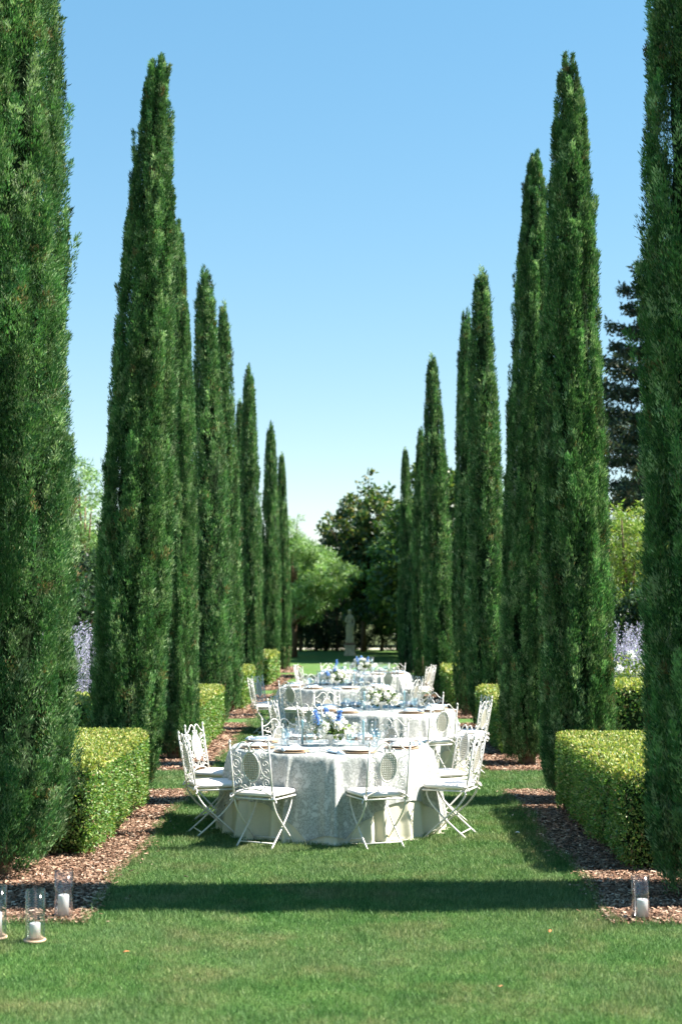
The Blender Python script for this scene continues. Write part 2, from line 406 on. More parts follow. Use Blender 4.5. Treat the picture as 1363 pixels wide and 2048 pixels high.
# key, base px, Y, top px, height, radius, label, turn
CYP = [
 ('near_a', -2, 11.15, -22, 10.4, .55, 'huge dark cypress filling the left edge of the photo behind the ground candles', 0.3),
 ('near_b', 252, 16.15, 304, 8.45, .425, 'tall ragged cypress just behind the near left clipped hedge, tip leaning right', 2.2),
 ('near_c', 350, 19.8, 345, 7.5, .32, 'slim cypress half hidden behind the ragged one, loose twigs on its right side', 1.0),
 ('mid_a', 424, 25.5, 404, 8.25, .37, 'smooth cypress behind the second left hedge, first clear point left of the avenue', .5),
 ('mid_b', 456, 28.8, 441, 8.3, .31, 'narrow cypress close behind the smooth one on the left, point slightly lower', 3),
 ('mid_a', 502, 34.3, 494, 8.0, .30, 'left row cypress whose point stands sixth from the camera, before two lower ones', 4),
 ('mid_b', 484, 38.2, 477, 7.7, .26, 'left row cypress almost hidden, only its thin tip showing beside a bigger one', 5),
 ('mid_a', 540, 45.3, 539, 8.05, .33, 'second last cypress of the left row, broad among the far ones', 1.2),
 ('mid_b', 567, 49.0, 561, 7.45, .27, 'last and farthest cypress of the left row, beside the bright feathery tree', 2.1),
 ('near_a', 1426, 10.42, 1442, 10.9, .49, 'huge shaded cypress cut by the right edge of the photo', 1.9),
 ('near_c', 1152, 15.45, 1152, 8.15, .40, 'tall cypress behind the near right clipped hedge, highest full point on the right', 4.4),
 ('near_b', 1052, 19.1, 1080, 8.25, .37, 'dark cypress second highest on the right, growing from the mulch past the lawn gap', .4),
 ('mid_b', 978, 24.7, 968, 8.0, .35, 'smooth cypress behind the second right hedge', 1.6),
 ('mid_a', 935, 28.0, 936, 8.0, .28, 'narrow cypress peeping left of the smooth one on the right side', 2.6),
 ('mid_b', 883, 33.4, 867, 8.05, .345, 'right row cypress leaning slightly left, highest of the far ones', .9),
 ('mid_a', 845, 38.5, 843, 7.0, .26, 'thin low cypress in the right row between a taller one and the last one', 3.3),
 ('mid_b', 813, 44.4, 812, 7.1, .26, 'last and farthest cypress of the right row', 5.2),
]
for key, bx, Y, tx, H, R, lab, turn in CYP:
    b0 = Vector((lat(bx, Y, 1500), Y, 0))
    t = thing('cypress_tree', b0, lab, 'cypress', 'cypresses lining the two sides of the lawn', turn)
    dx = (tx-bx)/FPX*Y
    lean = math.asin(max(-.1, min(.1, dx/H)))
    t.rotation_euler = (Matrix.Rotation(lean, 3, 'Y') @ Matrix.Rotation(turn, 3, 'Z')).to_euler()
    R *= 1.0 if Y < 14 else .92; sx, sz = R/BASER[key], H/BASEH[key]
    me, cme = CROWNS[key]
    cr = link('crown', me, t); cr.scale = (sx, sx, sz)
    inn = link('shaded_core', cme, cr)
    tr = link('trunk', TRUNK, t)

# ------------------------------------------------------------------ hedges
def hedge(x0, x1, y0, y1, h, label, seed, size=.029, dens=5200, group='low clipped hedges beside the lawn', rough=.035):
    rng = np.random.default_rng(seed)
    s = min(x0, x1); e = max(x0, x1); cx, cy = (s+e)/2, (y0+y1)/2; hx, hy = (e-s)/2, (y1-y0)/2
    t = thing('clipped_hedge', (cx, cy, 0), label, 'hedge', group)
    A = [('t', 4*hx*hy, (0, 0, 1)), ('x', 2*hy*h, (1, 0, 0)), ('x', 2*hy*h, (-1, 0, 0)), ('y', 2*hx*h, (0, 1, 0)), ('y', 2*hx*h, (0, -1, 0))]
    Ps, Ns, Tp = [], [], []
    for k, area, nn in A:
        n = int(area*dens); a = rng.uniform(-1, 1, n); b = rng.uniform(-1, 1, n)
        if k == 't': P = np.stack([a*hx, b*hy, np.full(n, h)], 1)
        elif k == 'x': P = np.stack([np.full(n, nn[0]*hx), a*hy, .03 + (b*.5+.5)*(h-.03)], 1)
        else: P = np.stack([a*hx, np.full(n, nn[1]*hy), .03 + (b*.5+.5)*(h-.03)], 1)
        N = np.tile(np.array(nn, float), (n, 1))
        d = .6*np.sin(P[:, 0]*7+seed)*np.sin(P[:, 1]*6.1+P[:, 2]*5) + .6*np.sin(P[:, 1]*13+P[:, 2]*11+seed*2)*np.sin(P[:, 0]*12)
        inset = np.where(P[:, 2] < .18, (.18-P[:, 2])*.7, 0) if k != 't' else 0
        P = P + N*(d*rough*1.9 + .035*np.sin(P[:, 1]*2.7+seed+P[:, 0]*2) - inset + rng.normal(0, .025, n) - np.abs(rng.normal(0, .03, n)) + .03)[:, None]
        q = (np.abs(P[:, 0])/hx)**20 + (np.abs(P[:, 1])/hy)**20 + (np.clip(P[:, 2]-h*.5, 0, None)/(h*.5))**20
        f = np.where(q > 1, q**(-1/20.), 1)[:, None]; P = np.concatenate([P[:, :2]*f, (np.where(P[:, 2:] > h*.5, h*.5+(P[:, 2:]-h*.5)*f, P[:, 2:]))], 1)
        Ps.append(P); Ns.append(N); Tp.append(np.full(n, k == 't'))
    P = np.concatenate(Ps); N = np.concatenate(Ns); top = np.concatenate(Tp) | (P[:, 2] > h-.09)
    # rounded corners
    n = len(P); D = unit(N*.25 + np.array([0, 0, .45]) + rng.normal(0, .7, (n, 3)))
    NN = unit(N + rng.normal(0, .65, (n, 3)))
    L = size*rng.uniform(.7, 1.35, n); V = leafquads(P, D, L, L*rng.uniform(.45, .62, n), rng, NN, .45)
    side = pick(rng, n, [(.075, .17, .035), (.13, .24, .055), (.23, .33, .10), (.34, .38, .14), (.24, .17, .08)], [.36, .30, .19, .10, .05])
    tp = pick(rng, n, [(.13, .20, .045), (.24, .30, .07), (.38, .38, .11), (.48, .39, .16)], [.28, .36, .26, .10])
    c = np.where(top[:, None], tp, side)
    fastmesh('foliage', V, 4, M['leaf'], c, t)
    b = MB(); b.sup((0, 0, h*.5-.01), (hx-.07, hy-.07, h*.5-.06), .12, 28, 10); b.build('shaded_core', M['twigs'], t)  # solid filler, coloured dark as painted shade behind the leaves
    r2 = random.Random(seed)
    if seed < 23:
        for k in range(int(hy*11)):
            y = -hy+.08 + (2*hy-.16)*r2.random(); x = (-1 if cx > 0 else 1)*(hx-r2.uniform(.06, .16)); st = MB()
            st.tube([(x, y, -.01), (x+r2.uniform(-.05, .05), y+r2.uniform(-.05, .05), .3)], [.012, .008], 5); st.build('stem', M['bark'], t)
    return t
hedge(-2.10, -3.35, 11.9, 15.2, .80, 'sunlit clipped hedge at left between the two nearest cypresses, by the mulch', 21)
hedge(2.13, 3.35, 11.3, 14.9, .80, 'clipped hedge at right between the two nearest cypresses, front side half shaded', 22)
hedge(-2.08, -3.3, 20.3, 24.0, .80, 'second left hedge, behind the left chairs of the nearest table', 23, .038, 2800)
hedge(2.12, 3.3, 20.3, 24.0, .80, 'second right hedge, behind the pair of chairs on the right', 24, .038, 2800)
hedge(-2.12, -3.3, 29.2, 32.4, .80, 'third left hedge, small block behind the chairs of the third table', 25, .06, 1100)
hedge(2.12, 3.3, 29.4, 33.2, .80, 'third right hedge, behind the lone chair at the right of the tables', 26, .06, 1100)
hedge(-2.1, -3.3, 38.6, 42.9, .82, 'farthest left hedge, small upright patch beside far cypresses', 27, .08, 700)
hedge(2.1, 3.3, 39.4, 43.0, .82, 'farthest right hedge, tiny patch right of the far chairs', 28, .08, 700)
hedge(3.55, 8.0, 19.2, 20.6, 1.05, 'taller loose hedge below the white and purple flowers at far right', 29, .05, 1500, 'outer border hedges', .06)
hedge(-3.6, -8.0, 19.4, 20.6, .85, 'dark hedge below the purple flowers at far left', 30, .05, 1500, 'outer border hedges', .06)

# ------------------------------------------------------------------ border flowers
def spikes(loc, w, d, h, label, seed, n=110):
    rng = np.random.default_rng(seed); t = thing('lavender_shrub', loc, label, 'flowering shrub', 'purple flowered shrubs in the borders')
    SQ = []; P, D, C = [], [], []; LP = []
    for k in range(n):
        x, y = rng.uniform(-w, w), rng.uniform(-d, d); hh = h*rng.uniform(.75, 1.02); lx, ly = x*.28+rng.normal(0, .06), rng.normal(0, .06)
        b0 = np.array([x, y, 0]); tp = np.array([x+lx, y+ly, hh]); SQ.append(stemquad(b0, tp, .008))
        m = 150; u = rng.uniform(.32, 1, m); P.append(b0+(tp-b0)*u[:, None] + rng.normal(0, .032, (m, 3))*(1.25-u)[:, None]*2)
        m = 40; u = rng.uniform(.05, .5, m); LP.append(b0+(tp-b0)*u[:, None] + rng.normal(0, .04, (m, 3)))
    P = np.concatenate(P); m = len(P)
    V = leafquads(P, unit(rng.normal(size=(m, 3))+np.array([0, 0, .8])), rng.uniform(.016, .034, m), rng.uniform(.01, .018, m), rng)
    fastmesh('blossom', V, 4, M['petal'], pick(rng, m, [(.50, .46, .66), (.62, .59, .76), (.74, .72, .84), (.46, .50, .44)], [.3, .35, .2, .15]), t)
    P = np.concatenate(LP); m = len(P)
    V = leafquads(P, unit(rng.normal(size=(m, 3))+np.array([0, 0, .5])), rng.uniform(.03, .06, m), rng.uniform(.012, .02, m), rng)
    V = np.concatenate([V]+SQ); m = len(V)
    fastmesh('leaves', V, 4, M['leaf'], pick(rng, m, [(.12, .17, .09), (.18, .22, .13)], [.6, .4]), t)
spikes((-4.15, 21.4, 0), .55, .4, 1.80, 'tall hazy purple flower shrub seen between the two nearest left cypresses', 31)
spikes((-4.9, 22.6, 0), .6, .4, 1.85, 'purple flower shrub deeper in the left border behind the tall hazy one', 32)
spikes((4.35, 23.2, 0), .55, .4, 1.85, 'pale purple flower shrub seen right of the tall right cypress', 33)
spikes((5.2, 22.8, 0), .6, .4, 1.8, 'purple flower shrub at the right border nearer the photo edge', 34)
def roses(loc, w, h, label, seed):
    rng = np.random.default_rng(seed); t = thing('white_flower_bush', loc, label, 'flowering bush', 'white flowered bushes in the right border')
    m = 2600; P = rng.normal(size=(m, 3)); P = unit(P)*rng.uniform(.55, 1.05, (m, 1))*np.array([w, w, h*.5]) + np.array([0, 0, h*.5])
    V = leafquads(P, unit(rng.normal(size=(m, 3))), rng.uniform(.035, .075, m), rng.uniform(.02, .035, m), rng)
    SQ = []
    for k in range(14):
        a = rng.uniform(0, 2*PI); SQ.append(stemquad(np.zeros(3), np.array([w*.7*math.cos(a), w*.7*math.sin(a), h*.9]), .012))
    V = np.concatenate([V]+SQ); m = len(V)
    fastmesh('leaves', V, 4, M['leaf'], pick(rng, m, [(.08, .15, .03), (.16, .24, .05), (.28, .30, .08)], [.4, .35, .25]), t)
    for k in range(26):
        c = unit(rng.normal(size=(1, 3))*np.array([1, 1, .6]))[0]*np.array([w, w, h*.42]) + np.array([0, 0, h*.62]); m = 60
        P = c + rng.normal(0, .016, (m, 3)); V = leafquads(P, unit(P-c+1e-6), np.full(m, .045), np.full(m, .035), rng)
        fastmesh('flower_head', V, 4, M['petal'], pick(rng, m, [(.85, .85, .82)], [1.], .04), t)
roses((4.3, 21.6, 0), .5, 1.42, 'white flowering bush in front of purple spikes, right of the tall cypress', 35)
roses((4.95, 21.5, 0), .45, 1.35, 'white flowering bush partly behind the big right cypress', 36)

# ------------------------------------------------------------------ trees beyond
def tree(name, loc, clusters, pal, p, leaf, n, label, seed, trunk_h=2., tr=.14, aspect=.5, droop=0., mat='leaf', cat='tree', up=.0, limbs=True):
    """clusters: list of (dx, dy, z, rx, ry, rz)"""
    rng = np.random.default_rng(seed); t = thing(name, loc, label, cat)
    cl = np.array(clusters, float); vol = (cl[:, 3]*cl[:, 5]); pr = vol/vol.sum()
    # sub-clumps on every cluster
    m = int(len(cl)*26); ci = rng.choice(len(cl), m, p=pr); d = unit(rng.normal(size=(m, 3))+np.array([0, 0, .15]))
    sub = cl[ci, :3] + d*cl[ci, 3:6]*rng.uniform(.45, 1.0, (m, 1)); sr = cl[ci, 3]*rng.uniform(.16, .34, m); tone = rng.normal(0, .15, m)
    k = rng.choice(m, n, p=(sr**2)/(sr**2).sum())
    dd = unit(rng.normal(size=(n, 3))+np.array([0, 0, .25])); P = sub[k] + dd*sr[k][:, None]*rng.uniform(.35, 1.1, (n, 1))*np.array([1, 1, .75])
    D = unit(dd*.6 + rng.normal(0, .6, (n, 3)) + np.array([0, 0, up-droop]))
    L = leaf*rng.uniform(.6, 1.3, n); V = leafquads(P, D, L, L*aspect, rng)
    c = pick(rng, n, pal, p)*(1+tone[k])[:, None]
    fastmesh('crown', V, 4, M[mat], c, t)
    b = MB(); top = cl[:, 2].max()
    b.tube([(0, 0, -.05), (.05, 0, trunk_h*.5), (0, .05, trunk_h), (0, 0, top*.8)], [tr*1.3, tr, tr*.8, tr*.2], 9)
    if limbs:
        for c_ in cl[:14]:
            s0 = (0, 0, max(.5, min(trunk_h, c_[2]*.55)))
            b.tube([s0, (c_[0]*.5, c_[1]*.5, c_[2]*.72), tuple(c_[:3])], [tr*.5, tr*.33, tr*.1], 6)
    b.build('trunk', M['bark'], t)
    return t
def blob(rng, n, w, z0, z1, r0, r1, taper=1.0):
    out = []
    for i in range(n):
        u = (i+.5)/n; z = z0 + (z1-z0)*u; ww = w*(1-u*taper)**.7 if taper else w; a = i*2.4+rng.random()
        r = rng.uniform(r0, r1)*(1-.35*u*taper); out.append((math.cos(a)*ww*rng.uniform(.3, 1), math.sin(a)*ww*rng.uniform(.3, 1), z, r, r, r*.8))
    return out
R_ = random.Random(9)
MAG = [(.028, .068, .022), (.055, .11, .032), (.15, .19, .05), (.34, .29, .10)]
YG = [(.10, .19, .03), (.17, .26, .05), (.26, .33, .08), (.34, .34, .11)]
FE = [(.10, .20, .06), (.17, .29, .09), (.27, .39, .16)]
DK = [(.012, .034, .014), (.022, .055, .02), (.035, .075, .025)]
# magnolia, top at (740, 937)
def W(px, py, Y): return at(px, py, Y)
def clus(Y, items, base, dy=.8):
    out = []
    for (px, py, r) in items:
        p = at(px, py, Y); rr = r*Y/FPX
        out.append((p.x-base[0], R_.uniform(-dy, dy), p.z, rr, rr, rr*.85))
    return out
mb = (lat(725, 70), 70, 0)
tree('magnolia_tree', mb, clus(70, [(738, 975, 28), (715, 1000, 30), (762, 1000, 30), (700, 1035, 45), (750, 1040, 50), (790, 1045, 35), (665, 1062, 30), (655, 1045, 18), (690, 1085, 50), (740, 1100, 60), (795, 1100, 50), (700, 1150, 60), (770, 1160, 60), (735, 1190, 45), (790, 1200, 50), (735, 958, 16)], mb, 1.8),
     MAG, [.38, .32, .2, .10], .26, 26000, 'dark magnolia with yellowish shoots rising in the middle behind the statue', 41, 2.5, .11, .5)
# feathery bright tree left of centre
fb = (lat(585, 62), 62, 0)
tree('feathery_tree', fb, clus(62, [(585, 1070, 34), (600, 1110, 44), (630, 1120, 40), (600, 1160, 55), (650, 1155, 45), (695, 1150, 32), (718, 1140, 20), (570, 1200, 50), (620, 1200, 45), (665, 1190, 34), (590, 1230, 30), (560, 1120, 60), (595, 1045, 18), (640, 1150, 50), (680, 1160, 40)], fb, 3.0),
     FE, [.3, .4, .3], .20, 48000, 'bright feathery tree with arching boughs left of the statue', 42, 2.2, .16, .16, .45)
gb = (lat(815, 62), 62, 0)
tree('bushy_tree', gb, clus(62, [(800, 1030, 30), (790, 1060, 35), (820, 1075, 45), (780, 1110, 40), (815, 1130, 50), (850, 1080, 60), (800, 1180, 60), (850, 1160, 60), (770, 1210, 35), (830, 1225, 50), (780, 1140, 50), (790, 1090, 45), (775, 1170, 45)], gb, 3.5),
     [(.04, .10, .025), (.07, .15, .035), (.12, .20, .05)], [.45, .35, .2], .22, 36000, 'mid green leafy tree behind the far right cypresses', 43, 2.2, .16, .35, .15)
# shade trees by the far end on the right (they throw the shade over the statue lawn)
for i, (x, y, h, lab) in enumerate([(3.7, 57, 8.0, 'broad dark tree hidden behind the right cypress row, nearer the tables'),
                                    (4.4, 62, 8.5, 'broad dark tree behind the right cypress row level with the statue'),
                                    (4.6, 68.5, 8.5, 'broad dark tree behind the right row, past the statue'),
                                    (2.9, 66.5, 7.0, 'low dark tree overhanging the lawn just right of the statue')]):
    rr = random.Random(50+i)
    tree('shade_tree', (x, y, 0), blob(rr, 12, 2.3, h*.22, h*.9, 1.1, 1.9, .8), MAG[:3], [.4, .4, .2], .26, 16000, lab, 50+i, 2., .2, .5, .2)
# dark conifer screen at the end with bare trunks
for i in range(22):
    x = -7.2 + i*.68 + R_.uniform(-.2, .2)
    if abs(x) < .0: continue
    y = 72 + R_.uniform(-.4, .6); h = R_.uniform(4.6, 6.2)
    cl = [(0, 0, R_.choice([.4, .5, .8])+k*.62, .72-.065*k, .72-.065*k, .5) for k in range(int((h-.6)/.62))]
    tree('screen_conifer', (x, y, 0), [c for c in cl], DK, [.45, .35, .2], .17, 3200, None, 70+i, .9, .09, .25, .1, cat='conifer', limbs=False)
scr = [o for o in bpy.data.objects if o.name.startswith('screen_conifer')]
scr.sort(key=lambda o: o.location.x)
words = ['leftmost', 'second', 'third', 'fourth', 'fifth', 'sixth', 'seventh', 'eighth', 'ninth', 'tenth', 'eleventh', 'twelfth', 'thirteenth', 'fourteenth', 'fifteenth', 'sixteenth', 'seventeenth', 'eighteenth', 'nineteenth', 'twentieth', 'twenty first', 'rightmost']
for w, o in zip(words, scr):
    tag(o, ('%s dark conifer of the shaded screen behind the statue' % w) + ('' if w in ('leftmost', 'rightmost') else ', counted from the left'), 'conifer', 'dark conifers screening the end of the lawn')
# left-side trees seen between first cypresses
for (px, Y, top, w, pal, lab, sd) in [
    (172, 36, 905, 1.5, FE, 'soft green tree seen in the gap right of the huge left cypress', 91),
    (150, 44, 960, 2.2, FE, 'pale green tree farther back in the left gap', 92),
    (365, 60, 1010, 2.2, FE, 'green tree behind the left row, near its middle', 93),
    (60, 48, 1000, 2.5, FE, 'green tree hidden behind the huge left cypress', 94),
    (1248, 34, 985, 1.3, YG, 'yellow green bushy tree in the gap left of the huge right cypress', 95),
    (1300, 38, 990, 1.9, YG, 'yellow green tree partly behind the huge right cypress', 96),
    (1215, 40, 1020, 1.4, YG, 'yellow green tree behind the tall right cypress', 97),
    (910, 60, 985, 1.6, FE, 'light green tree showing between the middle right cypresses', 98),
    (1010, 55, 1060, 2.3, FE, 'green tree behind the second right hedge and its cypresses', 99)]:
    p = at(px, top, Y); rr = random.Random(sd); base = (p.x, Y, 0)
    big = Y < 41
    tree('garden_tree', base, blob(rr, 13, w, .7, p.z-.5, .6 if big else .9, 1.0 if big else 1.5, .75), pal, [.35, .4, .25] if pal is FE else [.3, .35, .25, .1], .13 if big else .2,
         15000 if big else 11000, lab, sd, 1.2, .12, .22, .25 if pal is FE else .035)
# dark tall shrubs closing the view under them
for i, (px, Y, h, w, lab) in enumerate([(165, 28, 3.1, 1.0, 'dark evergreen shrub behind the purple flowers at left'), (120, 30, 3.4, 1.3, 'dark evergreen shrub hidden behind the huge left cypress'),
    (1240, 29, 2.6, .9, 'dark evergreen shrub behind the white flowers at right'), (1310, 29, 3.0, 1.2, 'dark evergreen shrub behind the huge right cypress'),
    (215, 32, 3.2, 1.2, 'dark evergreen shrub behind the ragged left cypress')]):
    rr = random.Random(120+i)
    tree('evergreen_shrub', (lat(px, Y), Y, 0), blob(rr, 9, w*.8, .45, h-.5, .55, .8, .4), DK, [.4, .35, .25], .11, 9000, lab, 120+i, .6, .07, .4, 0., cat='shrub')
# far belt of woodland, left and right, too dense to count
def belt():
    rng = np.random.default_rng(77); Ps = []
    for s in (-1, 1):
        for k in range(70):
            x = s*rng.uniform(10, 34); y = rng.uniform(60, 84); r = rng.uniform(1.4, 2.4); z = rng.uniform(1, 4.4); m = 700
            d = unit(rng.normal(size=(m, 3))); Ps.append(np.array([x, y, z]) + d*r*rng.uniform(.6, 1.05, (m, 1)))
    for k in range(60):
        x = rng.uniform(-14, 14); y = rng.uniform(80, 84); r = rng.uniform(1.3, 2.1); z = rng.uniform(1.2, 4.6); m = 500
        d = unit(rng.normal(size=(m, 3))); Ps.append(np.array([x, y, z]) + d*r*rng.uniform(.6, 1.05, (m, 1)))
    P = np.concatenate(Ps); m = len(P)
    V = leafquads(P, unit(rng.normal(size=(m, 3))), rng.uniform(.25, .5, m), rng.uniform(.15, .3, m), rng)
    tag(fastmesh('woodland', V, 4, M['leaf'], pick(rng, m, DK+[(.05, .10, .03)], [.4, .3, .2, .1])), 'dense leafy woodland closing the garden far behind the cypress rows', 'woodland', kind='stuff')
belt()
# cedar at upper right
def cedar():
    rng = np.random.default_rng(88); Y = 44; bx = lat(1312, Y); H = at(1300, 500, Y).z
    t = thing('cedar_tree', (bx, Y, 0), 'tall dark cedar with drooping tiered boughs left of the huge right cypress', 'cedar')
    b = MB(); b.tube([(0, 0, -.05), (0, 0, H*.5), (0, 0, H)], [.3, .2, .03], 10); Ps, Ts = [], []
    z = 2.5; k = 0
    while z < H-.3:
        L = min(2.6, .35+(H-z)*.42)
        for j in range(5):
            a = k*1.1 + j*2*PI/5 + rng.uniform(-.2, .2); l = L*rng.uniform(.75, 1.12); d = np.array([math.cos(a), math.sin(a), 0])
            pts = [np.array([0, 0, z]), d*l*.5+np.array([0, 0, z-.02*l]), d*l+np.array([0, 0, z+.10*l])]
            b.tube([tuple(p) for p in pts], [.05, .03, .01], 5)
            m = int(300*l); u = rng.uniform(.15, 1.05, m); side = np.cross(d, [0, 0, 1])
            wv = rng.normal(0, .17, m)*(.5+np.sin(u*3))*l*.55
            P = np.outer(u*l, d) + np.outer(wv, side); P[:, 2] += z + .10*l*u*u - np.abs(rng.normal(0, .13, m)) - np.abs(wv)*.25
            Ps.append(P + rng.normal(0, .05, (m, 3)))
        z += rng.uniform(.62, .82); k += 1
    P = np.concatenate(Ps); m = len(P); D = unit(rng.normal(size=(m, 3)))
    V = leafquads(P, D, rng.uniform(.12, .26, m), rng.uniform(.05, .09, m), rng)
    fastmesh('crown', V, 4, M['cypress'], pick(rng, m, [(.035, .06, .045), (.06, .09, .06), (.13, .12, .08)], [.45, .4, .15]), t)
    b.build('trunk', M['bark'], t)
cedar()

# ------------------------------------------------------------------ statue
def statue():
    Y = 64.5; x = lat(699, Y, 1280)
    t = thing('garden_statue', (x, Y, 0), 'stone statue of a draped standing woman on a square pedestal under the trees', 'statue')
    b = MB(); b.box(-.27, .27, -.27, .27, 0, .09); b.box(-.22, .22, -.22, .22, .09, .40); b.box(-.26, .26, -.26, .26, .40, .47); b.build('pedestal', M['stone'], t, False)
    b = MB(); b.lathe([(.26, .47), (.27, .50), (.24, .55), (.23, .57)], 24); b.build('plinth', M['terracotta'], t)
    J = [(0, 0, 1.30), (0, 0, 1.48), (0, -.01, 1.66), (0, 0, 1.78), (0, 0, 1.86), (0, -.01, 1.96), (0, 0, 2.05),
         (.13, 0, 1.73), (.20, .01, 1.52), (.17, -.06, 1.33), (.13, -.10, 1.24),
         (-.13, 0, 1.73), (-.20, -.01, 1.53), (-.08, -.15, 1.50), (.03, -.16, 1.56),
         (.08, 0, 1.20), (.09, -.04, .86), (.09, .02, .60), (-.08, 0, 1.20), (-.08, 0, .86), (-.08, .02, .60)]
    E = [(0, 1), (1, 2), (2, 3), (3, 4), (4, 5), (5, 6), (3, 7), (7, 8), (8, 9), (9, 10), (3, 11), (11, 12), (12, 13), (13, 14), (0, 15), (15, 16), (16, 17), (0, 18), (18, 19), (19, 20)]
    Rr = [.14, .115, .12, .09, .05, .085, .06, .065, .048, .036, .03, .065, .048, .036, .03, .11, .075, .05, .11, .075, .05]
    me = bpy.data.meshes.new('figure'); me.from_pydata(J, E, []); me.materials.append(M['stone'])
    o = link('figure', me, t); o.modifiers.new('skin', 'SKIN'); me.skin_vertices[0].data[0].use_root = True
    for i, r in enumerate(Rr): me.skin_vertices[0].data[i].radius = (r, r*.85)
    o.modifiers.new('sub', 'SUBSURF').levels = 2; o.modifiers['sub'].render_levels = 2
    b = MB(); b.lathe([(.20, .57), (.175, .72), (.16, .95), (.175, 1.15), (.185, 1.26), (.155, 1.38), (.125, 1.48)], 48, fn=lambda a, z: 1 + .09*math.sin(a*9+z*3)*min(1, (1.5-z)*1.2) + .03*math.sin(a*4+z*7))
    b.build('robe', M['stone'], o)
    b = MB(); b.sup((0, .02, 2.0), (.085, .095, .085), .9, 14, 8, 0, .9); b.sup((0, .10, 1.97), (.045, .045, .045), .9, 10, 6, 0, .9); b.build('hair', M['stone'], o)
statue()

# ------------------------------------------------------------------ chairs
def make_chair():
    t = thing('garden_chair', (0, 0, 0), 'x', 'chair')
    rec = math.radians(10)
    def B(u, v, off=0.): return (u, -.20 - v*math.sin(rec) + off, .41 + v*math.cos(rec))
    for s in (-1, 1):
        b = MB(); b.tube([B(s*.192, 0), B(s*.192, .25), B(s*.192, .49)], .008, 8)
        b.lathe([(.0, -.012), (.010, -.006), (.006, .002), (.012, .012), (.012, .018), (.005, .028), (.0, .036)], 8, B(s*.192, .495))
        b.build('back_post', M['metal'], t)
    b = MB()
    for s in (-1, 1):
        P = smoothpath([(s*.19, .445), (s*.16, .442), (s*.12, .465), (s*.085, .50), (s*.055, .512), (s*.025, .50), (s*.006, .47), (s*.006, .44), (s*.022, .425), (s*.040, .432), (s*.042, .45), (s*.03, .455)])if False else \
            smoothpath([(s*.19, .445, 0), (s*.16, .442, 0), (s*.12, .465, 0), (s*.085, .50, 0), (s*.055, .512, 0), (s*.025, .50, 0), (s*.006, .47, 0), (s*.006, .44, 0), (s*.022, .425, 0), (s*.040, .432, 0), (s*.042, .45, 0), (s*.03, .455, 0)])
        b.tube([B(p[0], p[1]) for p in P], .0062, 6)
    b.build('crest_rail', M['metal'], t)
    def spiral(b, u, v, r, a0, turns, s, rad=.0036):
        P = []
        for i in range(22):
            k = i/21; rr = r*(1-.82*k); a = a0 + turns*2*PI*k
            P.append(B(s*(u + rr*math.cos(a)), v + rr*math.sin(a)))
        b.tube(P, rad, 5)
    for s in (-1, 1):
        b = MB()
        spiral(b, .130, .405, .038, PI*.9, 1.4, s); spiral(b, .140, .325, .040, -PI/2, 1.3, s); spiral(b, .140, .245, .042, PI/2, -1.3, s)
        spiral(b, .142, .160, .042, -PI/2, -1.4, s); spiral(b, .075, .118, .030, PI, 1.3, s); spiral(b, .100, .205, .024, 0, 1.2, s)
        P = smoothpath([(s*.185, .40, 0), (s*.10, .37, 0), (s*.095, .30, 0), (s*.12, .22, 0), (s*.183, .20, 0)]); b.tube([B(p[0], p[1]) for p in P], .004, 5)
        P = smoothpath([(s*.185, .10, 0), (s*.12, .12, 0), (s*.05, .09, 0), (s*.015, .15, 0)]); b.tube([B(p[0], p[1]) for p in P], .004, 5)
        b.build('scrollwork', M['metal'], t)
    # oval latticed panel
    oc, rx, ry = .295, .080, .128
    b = MB(); b.tube([B(rx*math.cos(a), oc + ry*math.sin(a)) for a in np.linspace(0, 2*PI, 37)], .0075, 6, False)
    b.build('oval_rim', M['metal'], t)
    b = MB(); st = .020
    def seg(p, q, w=.0042):
        p, q = np.array(p), np.array(q)
        # clip the bar to the oval
        ts = [k/24 for k in range(25)]; ins = [k for k in ts if ((p+(q-p)*k)[0]/rx)**2 + (((p+(q-p)*k)[1]-oc)/ry)**2 < 1]
        if len(ins) > 1:
            a, c = p+(q-p)*ins[0], p+(q-p)*ins[-1]; d = (c-a)/np.linalg.norm(c-a); n = np.array([-d[1], d[0]])*w
            V = [B(*(a+n)), B(*(a-n)), B(*(c-n)), B(*(c+n))] + [B(*(a+n), .003), B(*(a-n), .003), B(*(c-n), .003), B(*(c+n), .003)]
            b.add(V, [(0, 1, 2, 3), (7, 6, 5, 4), (0, 4, 5, 1), (2, 6, 7, 3), (1, 5, 6, 2), (0, 3, 7, 4)])
    for i in range(-4, 5): seg((i*st, oc-ry), (i*st, oc+ry))
    for j in range(-6, 7): seg((-rx, oc+j*st), (rx, oc+j*st))
    for i in range(-4, 4):
        for j in range(-6, 6):
            u, v = (i+.5)*st, oc+(j+.5)*st
            if (u/rx)**2 + ((v-oc)/ry)**2 < .9:
                b.tube([B(u+.0062*math.cos(a), v+.0062*math.sin(a), .002) for a in np.linspace(0, 2*PI, 7)], .0016, 3, False)
    b.build('oval_panel', M['oval'], t, False)
    b = MB(); P = smoothpath([(-.19, .045, 0), (-.10, .085, 0), (0, .10, 0), (.10, .085, 0), (.19, .045, 0)]); b.tube([B(p[0], p[1]) for p in P], .0065, 6)
    b.build('lower_arch', M['metal'], t)
    b = MB()
    for k in (-.2, .2): b.tube([(-.2, k, .425), (.2, k, .425)], .008, 6)
    for k in (-.2, .2): b.tube([(k, -.2, .425), (k, .2, .425)], .008, 6)
    for k in (-.1, 0, .1): b.tube([(k, -.2, .423), (k, .2, .423)], .006, 4)
    b.build('seat_frame', M['metal'], t)
    b = MB(); b.sup((0, .005, .463), (.212, .208, .026), .28, 36, 10, 0, .55)
    cu = b.build('seat_cushion', M['cushion'], t)
